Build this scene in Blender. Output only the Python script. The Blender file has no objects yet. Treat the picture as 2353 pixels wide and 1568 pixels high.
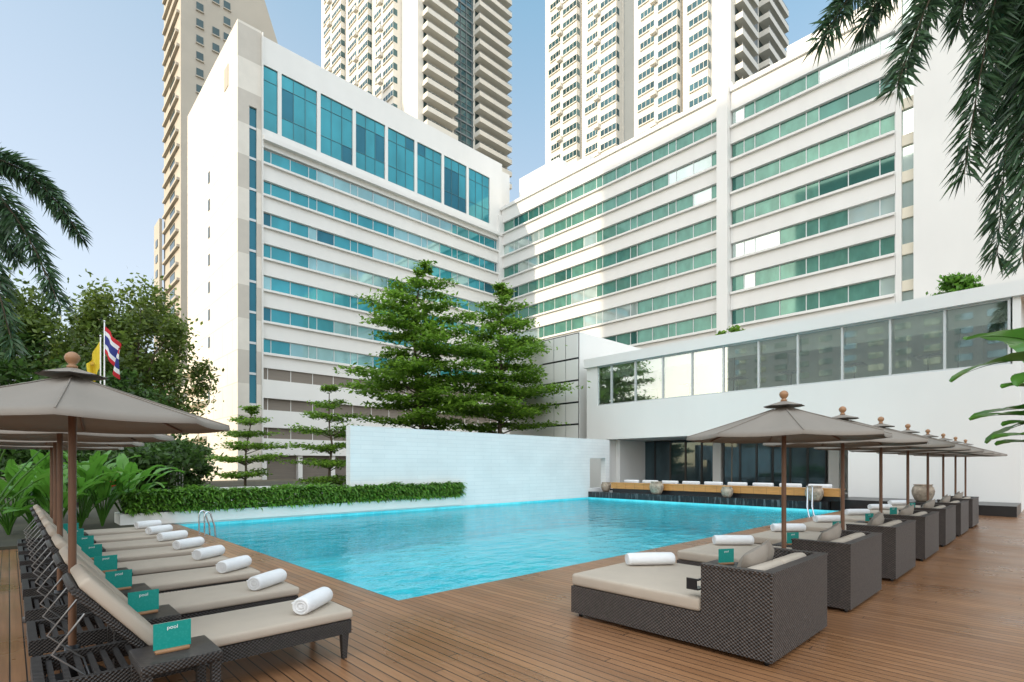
import bpy, bmesh, math, random
import numpy as np
from mathutils import Vector, Matrix
random.seed(7); RNG = np.random.default_rng(11)
SC = bpy.context.scene; COL = SC.collection
A = math.radians(46.3); DX, DY = math.cos(A), math.sin(A); RX, RY = math.sin(A), -math.cos(A)
F = 1209.0; H = 1.55
def at(px, D):
    t = (px-1176)/F
    return (D*(DX+t*RX), D*(DY+t*RY))
def y_on(px, X):
    t = (px-1176)/F
    return X*(DY+t*RY)/(DX+t*RX)
def p3(px, py, D):
    x, y = at(px, D); return Vector((x, y, H+(1070-py)*D/F))

# ------------------------------------------------------------------ mesh builder
class MB:
    def __init__(s): s.v=[]; s.f=[]; s.m=[]; s.s=[]
    def add(s, vs, fs, m=0, smooth=False):
        b=len(s.v); s.v.extend([tuple(q) for q in vs])
        for f in fs: s.f.append([b+i for i in f]); s.m.append(m); s.s.append(smooth)
    def box(s,x0,x1,y0,y1,z0,z1,m=0):
        if x0>x1:x0,x1=x1,x0
        if y0>y1:y0,y1=y1,y0
        if z0>z1:z0,z1=z1,z0
        s.add([(x0,y0,z0),(x1,y0,z0),(x1,y1,z0),(x0,y1,z0),(x0,y0,z1),(x1,y0,z1),(x1,y1,z1),(x0,y1,z1)],
              [(0,3,2,1),(4,5,6,7),(0,1,5,4),(1,2,6,5),(2,3,7,6),(3,0,4,7)],m)
    def rbox(s,x0,x1,y0,y1,z0,z1,r=.03,seg=3,m=0,mat=None):
        bm=bmesh.new(); bmesh.ops.create_cube(bm,size=1)
        for v in bm.verts: v.co=Vector((x0+(v.co.x+.5)*(x1-x0),y0+(v.co.y+.5)*(y1-y0),z0+(v.co.z+.5)*(z1-z0)))
        bmesh.ops.bevel(bm,geom=list(bm.edges)+list(bm.verts),offset=r,segments=seg,profile=.5,affect='EDGES')
        bm.verts.index_update()
        vs=[(mat@v.co if mat else v.co)[:] for v in bm.verts]
        s.add(vs,[[v.index for v in f.verts] for f in bm.faces],m,True); bm.free()
    def tube(s,path,rad,seg=8,m=0,cap=True):
        P=[Vector(p) for p in path]; n=len(P)
        R=rad if isinstance(rad,(list,tuple)) else [rad]*n
        vs=[];fs=[]; ref=None
        for i in range(n):
            t=(P[min(i+1,n-1)]-P[max(i-1,0)]).normalized()
            if ref is None: ref=Vector((0,0,1)) if abs(t.z)<.9 else Vector((1,0,0))
            u=(ref-t*ref.dot(t)).normalized(); w=t.cross(u); ref=u
            for k in range(seg):
                a=2*math.pi*k/seg; vs.append(P[i]+(u*math.cos(a)+w*math.sin(a))*R[i])
        for i in range(n-1):
            for k in range(seg):
                k2=(k+1)%seg; fs.append((i*seg+k,i*seg+k2,(i+1)*seg+k2,(i+1)*seg+k))
        s.add(vs,fs,m,True)
        if cap:
            s.add(vs[:seg],[tuple(reversed(range(seg)))],m); s.add(vs[-seg:],[tuple(range(seg))],m)
    def lathe(s,prof,seg=20,m=0,mat=None):
        vs=[];fs=[];n=len(prof)
        for r,z in prof:
            for k in range(seg):
                a=2*math.pi*k/seg; v=Vector((r*math.cos(a),r*math.sin(a),z)); vs.append(mat@v if mat else v)
        for i in range(n-1):
            for k in range(seg):
                k2=(k+1)%seg; fs.append((i*seg+k,i*seg+k2,(i+1)*seg+k2,(i+1)*seg+k))
        fs.append(tuple(reversed(range(seg)))); fs.append(tuple(range((n-1)*seg,n*seg)))
        s.add(vs,fs,m,True)
    def build(s,name,mats,parent=None,loc=(0,0,0)):
        me=bpy.data.meshes.new(name); me.from_pydata(s.v,[],s.f)
        if not isinstance(mats,(list,tuple)): mats=[mats]
        for q in mats: me.materials.append(q)
        me.polygons.foreach_set('material_index',s.m); me.polygons.foreach_set('use_smooth',s.s); me.update()
        o=bpy.data.objects.new(name,me); COL.objects.link(o); o.location=loc
        if parent: o.parent=parent
        return o
def tag(o,label,cat,group=None,kind=None):
    o['label']=label; o['category']=cat
    if group:o['group']=group
    if kind:o['kind']=kind
    return o
def empty(name,loc,rz=0):
    o=bpy.data.objects.new(name,None); o.empty_display_size=.2; COL.objects.link(o); o.location=loc; o.rotation_euler[2]=rz; return o
def copy_tree(o,parent=None):
    c=o.copy(); COL.objects.link(c); c.parent=parent
    for ch in list(o.children): copy_tree(ch,c)
    return c

# ------------------------------------------------------------------ materials
class NT:
    def __init__(s,name):
        s.mat=bpy.data.materials.new(name); s.mat.use_nodes=True; s.nt=s.mat.node_tree; s.nt.nodes.clear()
        s.out=s.nt.nodes.new('ShaderNodeOutputMaterial'); s.b=s.n('ShaderNodeBsdfPrincipled'); s.l(s.b.outputs[0],s.out.inputs[0])
        s.tc=s.n('ShaderNodeTexCoord')
    def n(s,t): return s.nt.nodes.new(t)
    def l(s,a,b): s.nt.links.new(a,b)
    def put(s,sock,v):
        if hasattr(v,'is_output'): s.l(v,sock)
        else: sock.default_value=v
    def math(s,op,a,b=0,c=None):
        q=s.n('ShaderNodeMath'); q.operation=op; s.put(q.inputs[0],a); s.put(q.inputs[1],b)
        if c is not None: s.put(q.inputs[2],c)
        return q.outputs[0]
    def noise(s,vec,scale,detail=4,rough=.55):
        q=s.n('ShaderNodeTexNoise'); q.inputs['Scale'].default_value=scale; q.inputs['Detail'].default_value=detail; q.inputs['Roughness'].default_value=rough
        s.l(vec,q.inputs['Vector']); return q.outputs[0]
    def mapping(s,sc,vec=None):
        q=s.n('ShaderNodeMapping'); q.inputs['Scale'].default_value=sc; s.l(vec or s.tc.outputs['Object'],q.inputs['Vector']); return q.outputs[0]
    def rng(s,v,a,b,c,d):
        q=s.n('ShaderNodeMapRange'); s.put(q.inputs[0],v)
        for i,x in enumerate((a,b,c,d)): q.inputs[i+1].default_value=x
        return q.outputs[0]
    def mixc(s,f,a,b,mode='MIX'):
        q=s.n('ShaderNodeMix'); q.data_type='RGBA'; q.blend_type=mode; s.put(q.inputs[0],f)
        for i,x in ((6,a),(7,b)):
            if isinstance(x,tuple): q.inputs[i].default_value=(*x,1)
            else: s.l(x,q.inputs[i])
        return q.outputs[2]
    def scale(s,col,f):
        q=s.n('ShaderNodeVectorMath'); q.operation='SCALE'
        if isinstance(col,tuple): q.inputs[0].default_value=col
        else: s.l(col,q.inputs[0])
        s.put(q.inputs['Scale'],f); return q.outputs[0]
    def bump(s,h,st,dist=.01):
        q=s.n('ShaderNodeBump'); q.inputs['Strength'].default_value=st; q.inputs['Distance'].default_value=dist; s.l(h,q.inputs['Height']); s.l(q.outputs[0],s.b.inputs['Normal']); return q.outputs[0]
    def xyz(s):
        q=s.n('ShaderNodeSeparateXYZ'); s.l(s.tc.outputs['Object'],q.inputs[0]); return q.outputs
def paint(name,col,rough=.6,var=.1,scale=2.,bump=0,bscale=60,metal=0,spec=.5,stretch=(1,1,1)):
    t=NT(name); v=t.mapping(stretch); nz=t.noise(v,scale,6)
    c=t.scale(col,t.rng(nz,.25,.75,1-var,1+var)); t.l(c,t.b.inputs['Base Color'])
    t.b.inputs['Roughness'].default_value=rough; t.b.inputs['Metallic'].default_value=metal; t.b.inputs['Specular IOR Level'].default_value=spec
    if bump: t.bump(t.noise(t.tc.outputs['Object'],bscale,3),bump)
    return t.mat
def render_wall(name,col):
    t=NT(name); st=t.noise(t.mapping((.7,.7,.12)),1.,4,.5); bl=t.noise(t.tc.outputs['Object'],.12,5)
    c=t.scale(col,t.math('MULTIPLY',t.rng(st,.3,.7,.98,1.01),t.rng(bl,.3,.7,.965,1.03))); t.l(c,t.b.inputs['Base Color']); t.b.inputs['Roughness'].default_value=.75
    t.bump(t.noise(t.tc.outputs['Object'],9,4),.05); return t.mat
def leafmat(name,col,col2,trans=.35,rough=.45,lo=.55,hi=1.35):
    t=NT(name); g=t.n('ShaderNodeNewGeometry'); r=g.outputs['Random Per Island']
    nz=t.noise(t.tc.outputs['Object'],.9,3)
    c=t.mixc(t.math('MULTIPLY',t.math('ADD',r,nz),.5),col,col2); c=t.scale(c,t.rng(r,0,1,lo,hi))
    t.l(c,t.b.inputs['Base Color']); t.b.inputs['Roughness'].default_value=rough
    tr=t.n('ShaderNodeBsdfTranslucent'); t.l(t.scale(c,1.5),tr.inputs[0]); mx=t.n('ShaderNodeMixShader'); mx.inputs[0].default_value=trans
    t.l(t.b.outputs[0],mx.inputs[1]); t.l(tr.outputs[0],mx.inputs[2]); t.l(mx.outputs[0],t.out.inputs[0]); return t.mat
def glassy(name,col,metal=.5,rough=.03,var=.25,scale=.25):
    t=NT(name); nz=t.noise(t.mapping((1,1,.5)),scale,3); c=t.scale(col,t.rng(nz,.3,.7,1-var,1+var)); t.l(c,t.b.inputs['Base Color'])
    t.b.inputs['Metallic'].default_value=metal; t.b.inputs['Roughness'].default_value=rough; return t.mat
def deckmat():
    t=NT('deck_wood'); x,y,z=t.xyz()
    u=t.math('DIVIDE',x,.092); fr=t.math('FRACT',u); idn=t.math('FLOOR',u)
    wn=t.n('ShaderNodeTexWhiteNoise'); wn.noise_dimensions='1D'; t.l(idn,wn.inputs['W']); r1=wn.outputs[0]
    v=t.math('DIVIDE',t.math('ADD',y,t.math('MULTIPLY',r1,9.)),5.2); vf=t.math('FRACT',v); vid=t.math('FLOOR',v)
    w2=t.n('ShaderNodeTexWhiteNoise'); w2.noise_dimensions='1D'; t.l(t.math('ADD',t.math('MULTIPLY',idn,7.13),vid),w2.inputs['W']); r2=w2.outputs[0]
    gr=t.noise(t.mapping((30,.8,1)),1.,6,.65); big=t.noise(t.tc.outputs['Object'],.22,3); mid=t.noise(t.tc.outputs['Object'],.9,4)
    c=t.mixc(r2,(.25,.112,.047),(.345,.165,.073)); c=t.mixc(t.rng(big,.42,.68,0,.25),c,(.29,.185,.12))
    c=t.scale(c,t.rng(gr,.25,.75,.74,1.22)); c=t.scale(c,t.rng(mid,.3,.7,.86,1.1))
    g1=t.math('LESS_THAN',fr,.10); g2=t.math('LESS_THAN',vf,.0014); g=t.math('MAXIMUM',g1,g2)
    c=t.mixc(g,c,(.016,.009,.006)); t.l(c,t.b.inputs['Base Color'])
    t.l(t.rng(mid,.3,.7,.22,.42),t.b.inputs['Roughness'])
    hgt=t.math('SUBTRACT',t.math('MULTIPLY',gr,.2),g); t.bump(hgt,.4,.005); return t.mat
def wickermat(name,col,k=.034):
    t=NT(name); x,y,z=t.xyz(); w=2*math.pi/k
    a=t.math('SINE',t.math('MULTIPLY',t.math('ADD',x,y),w)); b=t.math('SINE',t.math('ADD',t.math('MULTIPLY',z,w*1.2),.9))
    p=t.math('MULTIPLY',a,b); nz=t.noise(t.tc.outputs['Object'],22,4)
    c=t.scale(col,t.math('MULTIPLY',t.rng(p,-.5,.5,.4,1.65),t.rng(nz,.3,.7,.7,1.3))); t.l(c,t.b.inputs['Base Color']); t.b.inputs['Roughness'].default_value=.42
    t.bump(p,.8,.008); return t.mat
def watermat():
    t=NT('pool_water'); ob=t.tc.outputs['Object']
    n2=t.noise(t.mapping((1.,1.5,1)),1.5,4,.55); n3=t.noise(ob,7,2)
    h=t.math('ADD',n2,t.math('MULTIPLY',n3,.16))
    bp=t.n('ShaderNodeBump'); bp.inputs['Strength'].default_value=.36; bp.inputs['Distance'].default_value=.12; t.l(h,bp.inputs['Height'])
    fr=t.n('ShaderNodeFresnel'); fr.inputs[0].default_value=1.34; t.l(bp.outputs[0],fr.inputs['Normal'])
    gl=t.n('ShaderNodeBsdfGlossy'); gl.inputs['Roughness'].default_value=.02; t.l(bp.outputs[0],gl.inputs['Normal'])
    tr=t.n('ShaderNodeBsdfTransparent'); t.l(t.mixc(t.rng(n2,.38,.62,0,1),(.50,.92,.95),(.86,1.,1.)),tr.inputs[0])
    mx=t.n('ShaderNodeMixShader'); t.l(fr.outputs[0],mx.inputs[0]); t.l(tr.outputs[0],mx.inputs[1]); t.l(gl.outputs[0],mx.inputs[2]); t.l(mx.outputs[0],t.out.inputs[0]); return t.mat
def tilemat():
    t=NT('pool_mosaic'); x,y,z=t.xyz(); ob=t.tc.outputs['Object']
    g=None
    for q in (x,y,z):
        f=t.math('LESS_THAN',t.math('FRACT',t.math('DIVIDE',q,.30)),.05); g=f if g is None else t.math('MAXIMUM',g,f)
    wob=t.noise(ob,2.2,4); big=t.noise(ob,.35,3)
    c=t.mixc(t.rng(big,.3,.7,0,1),(.09,.74,.85),(.19,.86,.92)); c=t.scale(c,t.rng(wob,.3,.7,.86,1.1)); c=t.mixc(t.math('MULTIPLY',g,.35),c,(.5,.92,.94))
    t.l(c,t.b.inputs['Base Color']); t.b.inputs['Roughness'].default_value=.3; return t.mat
def brickmat(name,c1,joint,w,h,axis='x',jw=.012,rough=.6):
    t=NT(name); x,y,z=t.xyz(); cb=t.n('ShaderNodeCombineXYZ'); t.l(x if axis=='x' else y,cb.inputs[0]); t.l(z,cb.inputs[1])
    b=t.n('ShaderNodeTexBrick'); b.inputs['Scale'].default_value=1; b.inputs['Brick Width'].default_value=w; b.inputs['Row Height'].default_value=h; b.inputs['Mortar Size'].default_value=jw
    b.inputs['Color1'].default_value=(*c1,1); b.inputs['Color2'].default_value=(*[q*.96 for q in c1],1); b.inputs['Mortar'].default_value=(*joint,1); t.l(cb.outputs[0],b.inputs['Vector'])
    nz=t.noise(t.tc.outputs['Object'],.8,5); t.l(t.scale(b.outputs[0],t.rng(nz,.3,.7,.95,1.04)),t.b.inputs['Base Color']); t.b.inputs['Roughness'].default_value=rough; return t.mat
def clearglass(name,tint,fac=.28):
    t=NT(name); tr=t.n('ShaderNodeBsdfTransparent'); tr.inputs[0].default_value=(*tint,1); gl=t.n('ShaderNodeBsdfGlossy'); gl.inputs['Roughness'].default_value=.02; gl.inputs[0].default_value=(.9,.95,.95,1)
    fr=t.n('ShaderNodeFresnel'); fr.inputs[0].default_value=1.5; mx=t.n('ShaderNodeMixShader'); t.l(t.math('ADD',fr.outputs[0],fac),mx.inputs[0]); t.l(tr.outputs[0],mx.inputs[1]); t.l(gl.outputs[0],mx.inputs[2]); t.l(mx.outputs[0],t.out.inputs[0]); return t.mat
def fallmat():
    t=NT('wet_black_stone'); n=t.noise(t.mapping((1,7,.7)),1.6,5); t.l(t.mixc(t.rng(n,.54,.74,0,.4),(.02,.022,.025),(.45,.52,.55)),t.b.inputs['Base Color']); t.b.inputs['Roughness'].default_value=.15; return t.mat
M={}
M['white']=render_wall('white_render',(.80,.785,.75))
M['cream']=paint('cream_render',(.76,.70,.57),.75,.06,.2,.05,8)
M['towerwhite']=render_wall('tower_render',(.71,.68,.61))
M['towershade']=paint('recess_shade_grey',(.18,.205,.22),.7,.1,.1)
M['beige']=paint('beige_render',(.44,.405,.345),.8,.08,.15)
M['deck']=deckmat(); M['water']=watermat(); M['tile']=tilemat(); M['ground']=paint('garden_soil',(.06,.055,.035),.95,.35,.6,.4,12)
M['wallbrick']=brickmat('white_split_stone',(.79,.79,.78),(.66,.67,.67),.9,.15,'x',.006)
M['endwall']=brickmat('panel_render',(.77,.715,.63),(.58,.53,.46),3.6,3.45,'y',.05,.75)
M['wicker']=wickermat('brown_wicker',(.058,.045,.038),.036); M['wickerdark']=wickermat('black_wicker',(.034,.028,.025),.028)
M['beigefab']=paint('beige_canvas',(.47,.395,.315),.85,.06,3,.25,350)
M['taupefab']=paint('taupe_canvas',(.29,.245,.20),.85,.1,4,.3,300)
M['towel']=paint('white_terry',(.84,.84,.84),.95,.05,8,.6,260)
M['canopy']=paint('grey_brown_canopy',(.245,.210,.175),.8,.09,1.2,.2,300)
M['polewood']=paint('stained_wood',(.15,.07,.035),.45,.25,6,0,60,0,.5,(6,6,.6))
M['finial']=paint('turned_wood',(.33,.17,.08),.45,.2,10)
t=NT('teal_card'); vo=t.n('ShaderNodeTexVoronoi'); vo.inputs['Scale'].default_value=60; t.l(t.tc.outputs['Object'],vo.inputs['Vector']); t.l(t.mixc(t.rng(vo.outputs[0],.2,.5,.16,0),(.0,.27,.225),(.06,.44,.38)),t.b.inputs['Base Color']); t.b.inputs['Roughness'].default_value=.35; M['teal']=t.mat
M['letter']=paint('white_print',(.85,.88,.87),.6,.01)
M['metal']=paint('brushed_steel',(.65,.66,.68),.22,.05,8,0,60,1.); M['darkmetal']=paint('dull_steel',(.28,.28,.28),.4,.1,8,0,60,.8)
M['alu']=paint('aluminium_frame',(.60,.62,.62),.4,.05,4,0,60,.3)
M['mullion']=paint('dark_mullion',(.10,.20,.22),.4,.05,4,0,60,.3)
M['black']=paint('black_stone',(.018,.018,.02),.3,.3,3)
M['fall']=fallmat()
M['orange']=paint('honey_timber',(.58,.29,.085),.4,.2,3,0,60,0,.5,(8,.7,8))
M['tealglass']=glassy('teal_glass',(.045,.28,.33),.38); M['tealglass2']=glassy('pale_teal_glass',(.26,.46,.48),.42); M['tealglass3']=glassy('deep_teal_glass',(.02,.14,.19),.4)
M['greenglass']=glassy('green_curtain_glass',(.10,.25,.20),.25,.04,.18,1.2); M['greenglass2']=glassy('pale_green_glass',(.50,.60,.57),.55,.04); M['greenglass3']=glassy('dark_green_glass',(.04,.14,.12),.35)
M['darkglass']=glassy('dark_window_glass',(.05,.085,.09),.3,.05); M['towerglass']=glassy('tower_glass',(.045,.11,.13),.35,.05,.5,.3)
M['restglass']=clearglass('clear_window_glass',(.92,.97,.95),.24); M['barglass']=glassy('dark_bar_glass',(.055,.09,.105),.4,.03,.5,.7)
M['louvre']=paint('brown_louvre',(.20,.17,.14),.6,.2,2,0,60,0,.5,(.2,.2,14))
M['interior']=paint('interior_grey',(.66,.70,.66),.8,.35,.9); M['blind']=paint('roller_blind',(.75,.75,.70),.8,.05)
M['pot']=paint('weathered_clay',(.36,.29,.22),.8,.5,9,.4,40); M['grey']=paint('grey_concrete',(.35,.36,.36),.8,.12,1)
M['bark']=paint('bark',(.13,.10,.07),.9,.35,6,.6,25,0,.3,(1,1,.3))
M['leafA']=leafmat('tree_leaves',(.09,.20,.02),(.21,.34,.04),.45); M['leafB']=leafmat('olive_leaves',(.065,.12,.02),(.15,.205,.036)); M['leafD']=leafmat('dark_leaves',(.032,.08,.016),(.075,.145,.027))
M['palm']=leafmat('palm_leaflets',(.030,.072,.036),(.08,.145,.06),.3,.33); M['paddle']=leafmat('paddle_leaves',(.04,.135,.018),(.12,.28,.035),.35,.3,.45,1.25); M['paddle2']=leafmat('glossy_broad_leaves',(.035,.11,.016),(.08,.20,.028),.3,.28,.7,1.2); M['fern']=leafmat('fern_fronds',(.08,.205,.024),(.18,.35,.045),.38,.45,.5,1.3)
M['red']=paint('red_flag_cloth',(.55,.02,.03),.8,.08); M['blue']=paint('blue_flag_cloth',(.03,.04,.22),.8,.08); M['whitecloth']=paint('white_flag_cloth',(.8,.8,.8),.8,.05); M['yellow']=paint('yellow_flag_cloth',(.75,.55,.03),.8,.08); M['emblem']=paint('emblem_ochre',(.58,.34,.03),.8,.1)
M['redflower']=paint('red_bract',(.6,.04,.02),.5,.2)

# ------------------------------------------------------------------ ground, deck, water
PX0,PX1,PY0,PY1=3.234,20.8,5.27,16.2
gx0,gx1,gy0,gy1=3.0,20.9,5.1,16.45
g=MB(); z=-.32; E_=[(-900,-900,z),(1100,-900,z),(1100,1100,z),(-900,1100,z),(gx0,gy0,z),(gx1,gy0,z),(gx1,gy1,z),(gx0,gy1,z)]
g.add(E_,[(0,1,5,4),(1,2,6,5),(2,3,7,6),(3,0,4,7)])
tag(g.build('ground',M['ground']),'dark earth ground spreading under the garden and buildings','ground',kind='structure')
g=MB()
g.box(-9,PX0,-7,13.4,-.3,0); g.box(PX0,45,-7,PY0,-.3,0); g.box(2.55,PX0,13.4,16.2,-.3,0)
tag(g.build('deck',M['deck']),'brown timber deck of long narrow planks around the pool','deck',kind='structure')
g=MB(); zb_=-1.35
g.add([(PX0-.03,PY0-.03,zb_),(PX1+.03,PY0-.03,zb_),(PX1+.03,PY1+.26,zb_),(PX0-.03,PY1+.26,zb_)],[(0,1,2,3)])
for a,b in (((PX0-.02,PY0-.02),(PX1+.03,PY0-.02)),((PX1-.005,PY0-.02),(PX1-.005,PY1+.26)),((PX1+.03,PY1+.07),(PX0-.02,PY1+.07)),((PX0-.02,PY1+.26),(PX0-.02,PY0-.02))):
    g.add([(a[0],a[1],zb_),(b[0],b[1],zb_),(b[0],b[1],-.02),(a[0],a[1],-.02)],[(0,1,2,3),])
tag(g.build('pool_basin',M['tile']),'turquoise mosaic tiled floor and sides of the swimming pool','pool',kind='structure')
g=MB()
g.add([(PX0-.02,PY0-.02,-.10),(PX1,PY0-.02,-.10),(PX1,PY1+.09,-.10),(PX0-.02,PY1+.09,-.10)],[(0,1,2,3)])
tag(g.build('water',M['water']),'still turquoise water filling the swimming pool','water',kind='structure')
g=MB(); g.box(-9,2.53,13.42,24,-.3,.06); g.box(2.53,60,17.3,59,-.3,.03)
tag(g.build('garden_bed',M['ground']),'dark planted earth bed beside and behind the pool','ground',kind='structure')

# ------------------------------------------------------------------ sun loungers, tables, cards, towels
def make_lounger():
    r=empty('sun_lounger',(0,0,0))       # local x: 0 head .. 2.0 foot, y: 0..0.66
    m=MB()
    for y in (0,.61): m.box(.1,2.0,y,y+.05,.2,.305)
    m.box(1.95,2.0,.05,.61,.2,.305); m.box(.1,.15,.05,.61,.2,.305); m.box(.72,1.95,.05,.61,.27,.3)
    for i in range(8): m.box(.17+i*.07,.2+i*.07,.05,.61,.255,.28)
    m.build('frame',M['wickerdark'],r)
    for x in (.13,1.93):
        for y in (.004,.606):
            q=MB(); v=[]
            for z,k in ((0,.017),(.199,.028)):
                for a,b in ((-1,-1),(1,-1),(1,1),(-1,1)): v.append((x+.02+a*k,y+.025+b*k,z))
            q.add(v,[(0,3,2,1),(4,5,6,7),(0,1,5,4),(1,2,6,5),(2,3,7,6),(3,0,4,7)]); q.build('leg',M['wickerdark'],r)
    m=MB(); m.rbox(.70,2.02,.0,.66,.307,.385,.025); m.build('mattress',M['beigefab'],r)
    T=Matrix.Translation((.70,0,.335))@Matrix.Rotation(math.radians(51),4,'Y')
    m=MB(); m.rbox(-.66,0,.0,.66,.0,.075,.025,3,0,T); m.build('back_cushion',M['beigefab'],r)
    m=MB(); 
    for a,b in ((.01,.06),(.60,.65)): m.rbox(-.64,0,a,b,-.05,-.004,.008,1,0,T)
    m.rbox(-.66,-.60,.06,.60,-.05,-.004,.008,1,0,T)
    for i in range(5): m.rbox(-.5+i*.1,-.46+i*.1,.06,.60,-.04,-.01,.005,1,0,T)
    m.build('backrest_frame',M['wickerdark'],r)
    m=MB()
    for y in (.09,.57): m.tube([(.33,y,.66),(.18,y,.45),(.36,y,.26)],.007,6)
    m.tube([(.36,.09,.26),(.36,.57,.26)],.007,6); m.build('support_bar',M['darkmetal'],r)
    return r
ORD=['nearest','second','third','fourth','fifth','sixth','seventh','eighth']
proto=make_lounger(); LY=[3.97+1.08*i for i in range(8)]
def make_table():
    r=empty('side_table',(0,0,0)); m=MB(); m.rbox(-.21,.21,-.205,.205,.36,.42,.008,1); m.build('table_top',M['wickerdark'],r)
    for a in (-1,1):
        for b in (-1,1):
            q=MB(); q.box(a*.175-.025,a*.175+.025,b*.17-.025,b*.17+.025,0,.359); q.build('leg',M['wickerdark'],r)
    return r
tproto=make_table()
cu=bpy.data.curves.new('lettering','FONT'); cu.body='pool'; cu.size=.032; cu.align_x='CENTER'; cu.extrude=.0006
to=bpy.data.objects.new('lettering',cu); COL.objects.link(to); bpy.context.view_layer.update()
LM=bpy.data.meshes.new_from_object(to.evaluated_get(bpy.context.evaluated_depsgraph_get())); LM.materials.clear(); LM.materials.append(M['letter']); bpy.data.objects.remove(to)
def make_card():
    r=empty('menu_card',(0,0,0)); m=MB(); m.rbox(-.09,.09,-.025,.025,0,.022,.004,1); m.build('wooden_base',M['finial'],r)
    m=MB(); m.box(-.098,.098,-.004,.004,.0225,.178); c=m.build('card',M['teal'],r)
    l=bpy.data.objects.new('lettering',LM); COL.objects.link(l); l.parent=c; l.location=(0,-.0055,.138); l.rotation_euler=(math.pi/2,0,0)
    return r
cproto=make_card(); used={'t':0,'c':0,'w':0}
def inst(p,key):
    o=p if not used[key] else copy_tree(p); used[key]+=1; return o
def make_towel():
    m=MB(); T=Matrix.Rotation(math.pi/2,4,'Y'); L=.21
    pr=[(.004,-L+.012),(.02,-L+.004),(.024,-L+.016),(.03,-L+.004),(.042,-L+.002),(.046,-L+.016),(.052,-L+.003),(.064,-L+.006),(.072,-L+.02),(.074,-L*.5),(.075,0),(.074,L*.5),(.072,L-.02),(.064,L-.006),(.052,L-.003),(.046,L-.016),(.042,L-.002),(.03,L-.004),(.02,L-.004),(.004,L-.012)]
    m.lathe(pr,24,0,Matrix.Diagonal((1,1.05,.93,1))@T); m.box(-L+.01,L-.01,.05,.0765,.02,.028); return m.build('rolled_towel',M['towel'])
wproto=make_towel()
for i,y in enumerate(LY):
    o=proto if i==0 else copy_tree(proto); o.location=(0.0,y,0)
    w='nearest' if i==0 else ('farthest' if i==7 else ORD[i])
    tag(o,f'black wicker sun lounger with beige mattress, {w} in the left row' if i in(0,7) else f'black wicker sun lounger with beige mattress, {w} from the camera in the left row','sun lounger','sun loungers in a row left of the pool')
    t_=inst(tproto,'t'); t_.location=(.74,y-.21,0); tag(t_,f'square black wicker side table, {w} from the camera beside the left loungers','side table','wicker side tables between the left loungers')
    c=inst(cproto,'c'); c.location=(.72+.02*(i%2),y-.22,.42); c.rotation_euler[2]=random.uniform(-.08,.08)
    tag(c,f'teal pool card on a side table in the left row, {w} from the camera','table card','teal cards on the left side tables')
    k=inst(wproto,'w'); k.location=(1.79+.012*i,y+.24,.385+.07); k.rotation_euler[2]=math.radians(46+random.uniform(-9,6)+(-3*i))
    tag(k,f'rolled white towel on the foot of the left row lounger, {w} from the camera','towel','rolled towels on the left loungers')

# ------------------------------------------------------------------ daybeds
def make_daybed():
    r=empty('daybed',(0,0,0)); W=1.36
    m=MB(); m.box(0,W,0,1.98,.04,.31)
    m.box(0,W,0,.07,.31,.71); m.box(0,.07,.07,.57,.31,.71); m.box(W-.07,W,.07,.57,.31,.71)
    m.box(-.006,W+.006,-.006,.078,.71,.728); m.box(-.006,.076,.078,.576,.71,.728); m.box(W-.076,W+.006,.078,.576,.71,.728)
    m.build('wicker_frame',M['wicker'],r)
    for x in (.06,W-.06):
        for y in (.06,1.9):
            q=MB(); q.lathe([(.02,0),(.025,.039)],8,0,Matrix.Translation((x,y,0))); q.build('foot',M['black'],r)
    m=MB(); m.rbox(.075,W-.075,.075,.60,.312,.435,.03); m.rbox(.005,W-.005,.58,1.985,.312,.435,.03); m.build('mattress',M['beigefab'],r)
    for k in range(2):
        T=Matrix.Translation((.09+k*.6,.09,.44))@Matrix.Rotation(math.radians(-10),4,'X'); m=MB(); m.rbox(0,.585,0,.15,0,.30,.05,4,0,T); m.build('back_cushion',M['beigefab'],r)
    m=MB(); m.box(-.02,.09,.583,.60,.58,.595); m.box(-.02,.09,.583,.69,.50,.515); m.box(-.02,-.005,.60,.69,.515,.595); m.build('drink_holder',M['black'],r)
    return r
def make_pillow():
    m=MB(); n=10; S=.20
    for sg in (1,-1):
        vs=[];fs=[]
        for i in range(n+1):
            for j in range(n+1):
                u=-1+2*i/n; v=-1+2*j/n; h=.075*((1-u*u)*(1-v*v))**.45; pin=1-.07*(1-abs(u)**2)*abs(v)**4-.0; pin2=1-.07*(1-abs(v)**2)*abs(u)**4
                vs.append((u*S*pin2,sg*h,v*S*pin))
        for i in range(n):
            for j in range(n):
                a=i*(n+1)+j; q=(a,a+1,a+n+2,a+n+1); fs.append(q if sg<0 else q[::-1])
        m.add(vs,fs,0,True)
    return m.build('throw_pillow',M['taupefab'])
dproto=make_daybed(); pproto=make_pillow(); np_=0
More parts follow.
